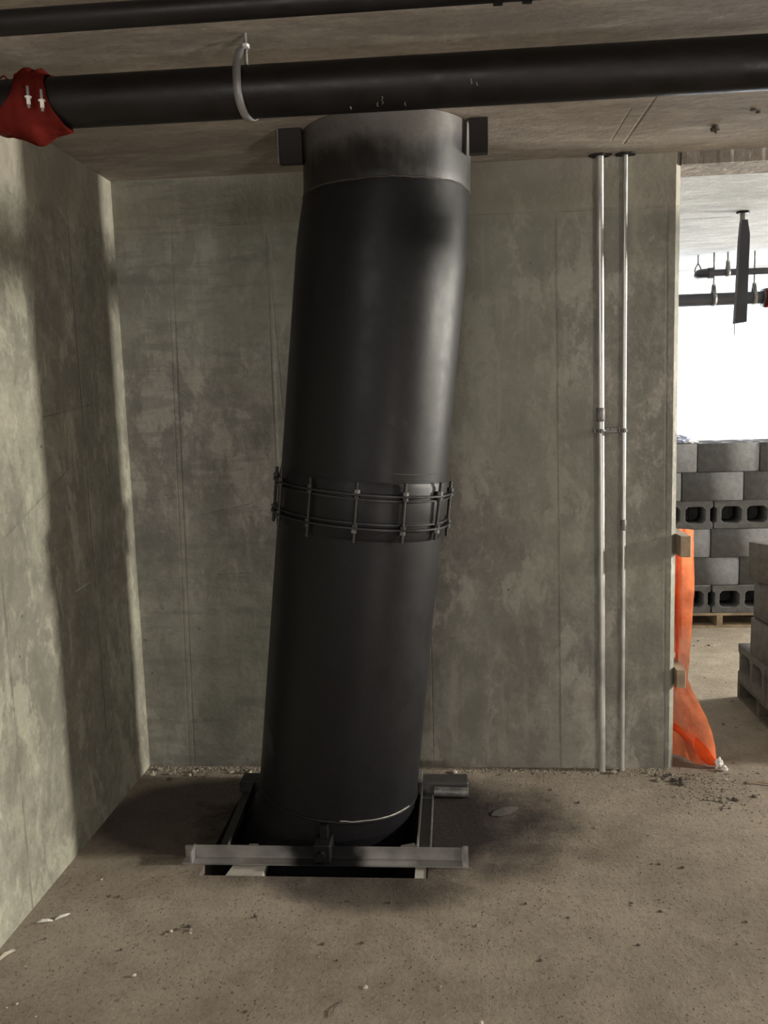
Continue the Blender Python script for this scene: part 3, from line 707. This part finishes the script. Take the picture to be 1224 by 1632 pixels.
k = MB().tube([(1.692, YS+0.08, 2.445), (1.675, YS+0.08, 2.415), (1.670, YS+0.08, 2.39), (1.692, YS+0.08, 2.335), (1.714, YS+0.08, 2.39), (1.709, YS+0.08, 2.415), (1.692, YS+0.08, 2.445)], 0.005, 8).build('ring', M_GALVD, smooth=True); adopt(o, k)
k = MB().tube([(1.692, YS+0.08, 2.44), (1.692, YS+0.08, H)], 0.005, 8).build('rod', M_GALVD); adopt(o, k)
hb = tag(empty('hanging_post', (1.52, 4.76, H)), 'dark flat steel post hanging down from the ceiling in front of the bright opening', 'post')
b = MB(); P = [(1.516, H-0.045), (1.545, H-0.045), (1.558, 2.38), (1.552, 1.935), (1.492, 1.928), (1.500, 2.10), (1.508, 2.35)]
b.prism(P, 4.74, 4.78, 'y'); o = b.build('flat_post', M_HPIPE2); adopt(hb, o)
o = MB().tube([(1.527, 4.76, H-0.06), (1.527, 4.76, H)], 0.016, 10).build('anchor', M_GALVD); adopt(hb, o)
o = MB().tube([(1.527, 4.76, H-0.012), (1.527, 4.76, H)], 0.034, 6).build('anchor_plate', M_BLACK); adopt(hb, o)
o = MB().tube([(1.495, 4.76, 1.93), (1.496, 4.76, 1.87)], 0.0025, 6).build('wire_tail', M_GALVD); adopt(hb, o)
# dark lump added in place of a pit in the near soffit
crumple('ceiling_pit_lump', (0.937, 3.237, 2.472), (0.014, 0.014, 0.013), M_RUBBLED, 2.0, 'small dark lump added for a pit in the ceiling near the opening', 'anchor')  # added stand-in for a pit, not an anchor
for i, (x, y, s) in enumerate(((1.01, 3.07, 0.010), (1.035, 3.10, 0.007), (1.06, 3.05, 0.009))):
    crumple('ceiling_lump', (x, y, 2.492), (s, s, 0.0035), M_RUBBLED, 4.0+i, 'tiny dark lump on the ceiling by the right edge', 'lump')['group'] = 'dark lumps on the ceiling by the right edge'

# ================================================================ FLOOR LITTER
def flake(name, pts, z, mat, lab, cat, curl=0.006):
    b = MB(); n = len(pts); L = []
    for i, (x, y, wd) in enumerate(pts):
        t = i/(n-1); zz = z + curl*math.sin(t*math.pi)
        j = min(i+1, n-1); i0 = max(i-1, 0); dx, dy = pts[j][0]-pts[i0][0], pts[j][1]-pts[i0][1]; l = math.hypot(dx, dy)
        nx, ny = -dy/l*wd, dx/l*wd
        L.append([b.bm.verts.new((x+nx, y+ny, zz)), b.bm.verts.new((x-nx, y-ny, zz*0.6))])
    for p, q in zip(L, L[1:]): b.bm.faces.new((p[0], p[1], q[1], q[0]))
    return tag(b.build(name, mat, solid=0.0015), lab, cat)
flake('paint_flake', [(-1.318, 2.395, 0.002), (-1.305, 2.398, 0.0055), (-1.287, 2.402, 0.005), (-1.272, 2.406, 0.002)], 0.003, M_WHITE, 'white curled flake on the floor near the left wall, nearer of the pair', 'flake')
flake('paint_flake', [(-1.268, 2.412, 0.002), (-1.256, 2.421, 0.0045), (-1.243, 2.430, 0.004), (-1.236, 2.446, 0.0015)], 0.003, M_WHITE, 'white curled flake on the floor near the left wall, further of the pair', 'flake')
flake('wood_sliver', [(-1.345, 2.21, 0.004), (-1.335, 2.235, 0.006), (-1.322, 2.262, 0.004)], 0.003, M_RUBBLEP, 'pale sliver on the floor at the left edge of the view', 'sliver')
flake('card_scrap', [(0.120, 3.120, 0.004), (0.140, 3.126, 0.020), (0.175, 3.150, 0.026), (0.200, 3.168, 0.018), (0.225, 3.185, 0.006)], 0.003, plain('dusty_card', (0.075, 0.065, 0.06), 0.9), 'flat grey card scrap on the black stained floor right of the pipe', 'scrap', 0.004)
tag(MB().tube([(1.165, 3.405, 0.006), (1.20, 3.41, 0.009), (1.29, 3.385, 0.005)], 0.004, 8).build('twig', M_TIMBER), 'thin brown stick on the floor at the right edge', 'stick')
tag(MB().tube([(-0.345, 2.02, 0.003), (-0.338, 2.05, 0.006), (-0.322, 2.08, 0.003)], 0.0016, 6).build('wire_offcut', M_RUBBLED), 'short dark wire offcut on the floor at the bottom of the view', 'wire')
crumple('white_debris', (1.093, 3.558, 0), (0.017, 0.014, 0.020), M_WHITE, 1.3, 'crumpled white lump at the trailing end of the orange netting', 'lump')
crumple('white_debris', (1.108, 3.530, 0), (0.012, 0.010, 0.011), M_WHITE, 6.1, 'smaller white crumb in front of the white lump by the netting', 'lump')

rockmeshes = []
for mat in (M_RUBBLE, M_RUBBLED, M_RUBBLEP):
    for s in range(4):
        b = MB(); bmesh.ops.create_icosphere(b.bm, subdivisions=1, radius=1.0); rj = random.Random(s*5+1)
        for v in b.bm.verts:
            v.co *= rj.uniform(0.62, 1.12); v.co.z *= 0.6
        mz = min(v.co.z for v in b.bm.verts)
        for v in b.bm.verts: v.co.z -= mz*0.75
        me = bpy.data.meshes.new('crumb'); b.bm.to_mesh(me); b.bm.free(); me.materials.append(mat); rockmeshes.append(me)
rg = random.Random(11)
def crumb(x, y, s, kind, lab, group, name='concrete_crumb', z=0.0):
    o = bpy.data.objects.new(name, rockmeshes[kind*4 + rg.randrange(4)]); link(o)
    o.location = (x, y, z); o.rotation_euler = (0, 0, rg.uniform(0, 6.28)); o.scale = (s*rg.uniform(0.8, 1.3), s*rg.uniform(0.7, 1.1), s*rg.uniform(0.7, 1.1))
    return tag(o, lab, 'crumb', group)
def scatter(n, fx, fy, smin, smax, kinds, lab, group):
    for _ in range(n):
        x, y = fx(), fy()
        if -1.0 < x < 0.06 and 2.66 < y < 3.42: continue
        s = (smin + (smax-smin)*rg.random()**2)*0.85
        crumb(x, y, s, rg.choice(kinds), lab, group)
G = rg.gauss; U = rg.uniform
scatter(46, lambda: U(-1.34, -0.86), lambda: min(3.54, 3.53 - abs(G(0, 0.05))), 0.005, 0.017, (0, 0, 1, 2), 'small concrete crumb at the foot of the back wall, left corner', 'crumbs at the foot of the back wall in the left corner')
scatter(16, lambda: U(-0.05, 0.88), lambda: min(3.54, 3.53 - abs(G(0, 0.025))), 0.004, 0.013, (0, 1, 0), 'small concrete crumb at the foot of the back wall behind the conduits', 'crumbs along the foot of the back wall, right half')
scatter(24, lambda: G(0.87, 0.045), lambda: min(3.53, G(3.46, 0.03)), 0.005, 0.018, (0, 1, 1), 'muddy crumb in the small heap at the wall end', 'crumbs heaped at the wall end')
scatter(22, lambda: G(1.0, 0.06), lambda: G(3.27, 0.03), 0.005, 0.016, (1, 1, 0), 'dark muddy crumb in the loose cluster before the opening', 'crumbs clustered on the floor before the opening')
scatter(16, lambda: G(1.12, 0.06), lambda: G(3.45, 0.07), 0.004, 0.012, (1, 0, 2), 'small crumb on the floor in front of the opening', 'crumbs scattered in front of the opening')
scatter(60, lambda: U(0.1, 1.25), lambda: U(2.2, 3.4), 0.003, 0.011, (1, 1, 0), 'tiny crumb on the bare dusty floor, right foreground', 'crumbs scattered over the right foreground floor')
scatter(55, lambda: U(-1.3, 0.2), lambda: U(1.85, 2.64), 0.003, 0.011, (1, 0, 2), 'tiny crumb on the dusty floor in front of the steel frame', 'crumbs scattered over the left foreground floor')
scatter(9, lambda: G(-0.86, 0.02), lambda: G(2.37, 0.012), 0.005, 0.011, (0, 2, 1), 'pale crumb of the small pile in front of the frame, left side', 'small crumb pile on the floor left of the frame')
scatter(16, lambda: U(1.1, 1.6), lambda: U(3.75, 5.5), 0.006, 0.015, (1, 0), 'crumb on the floor beyond the opening', 'crumbs on the floor beyond the opening')
for (x, y, s, k, lab) in ((-1.16, 3.46, 0.016, 2, 'pale concrete chip at the foot of the back wall, largest in the left corner'), (-0.83, 3.53, 0.014, 2, 'pinkish pale chip on the ledge behind the big pipe, left side'),
                          (-0.02, 3.50, 0.017, 2, 'pale chip just behind the right end of the back channel'), (0.645, 3.50, 0.020, 0, 'grey rubble lump between the feet of the two conduits'),
                          (0.81, 3.43, 0.017, 0, 'muddy lump left of the wall end, largest of the heap'), (0.90, 3.40, 0.019, 1, 'flat dark lump in front of the wall end'), (1.065, 3.265, 0.014, 1, 'dark lump at the right of the loose crumb cluster'),
                          (-0.92, 2.16, 0.008, 2, 'pale chip alone on the floor in the left foreground')):
    crumb(x, y, s, k, lab, None, 'rubble_chip')
# fine gravel: uncountable
def gravel(name, n, fx, fy, smin, smax, mat, seed, cond=lambda x, y: True):
    rr = random.Random(seed); b = MB()
    base = [Vector(p) for p in ((1, 0, 0), (-0.6, 0.8, 0), (-0.5, -0.9, 0), (0.1, 0, 0.8))]
    for _ in range(n):
        x, y = fx(rr), fy(rr)
        if (-0.90 < x < -0.10 and 2.67 < y < 3.33) or not cond(x, y): continue
        s = rr.uniform(smin, smax); a = rr.uniform(0, 6.28); ca, sa = math.cos(a), math.sin(a)
        vs = [b.bm.verts.new((x+(p.x*ca-p.y*sa)*s, y+(p.x*sa+p.y*ca)*s, p.z*s)) for p in base]
        b.bm.faces.new((vs[0], vs[1], vs[3])); b.bm.faces.new((vs[1], vs[2], vs[3])); b.bm.faces.new((vs[2], vs[0], vs[3]))
    return b.build(name, mat)
g1 = gravel('fine_gravel', 1500, lambda r: r.uniform(-1.35, 1.7), lambda r: r.uniform(1.7, 3.53), 0.001, 0.0028, M_RUBBLED, 1)
tag(g1, 'fine dark grit strewn over the whole dusty floor', 'grit', kind='stuff')
g2 = gravel('mortar_droppings', 1500, lambda r: r.uniform(-1.36, 0.88), lambda r: 3.55 - abs(r.gauss(0, 0.035)), 0.002, 0.006, M_RUBBLE, 2, lambda x, y: x < -0.82 or x > 0.0)
tag(g2, 'fine mortar droppings along the foot of the back wall', 'grit', kind='stuff')
g3 = gravel('mud_crumbs', 260, lambda r: r.gauss(1.0, 0.12), lambda r: min(3.5, r.gauss(3.38, 0.10)), 0.002, 0.005, M_RUBBLED, 3)
tag(g3, 'fine muddy crumbs around the wall end before the opening', 'grit', kind='stuff')
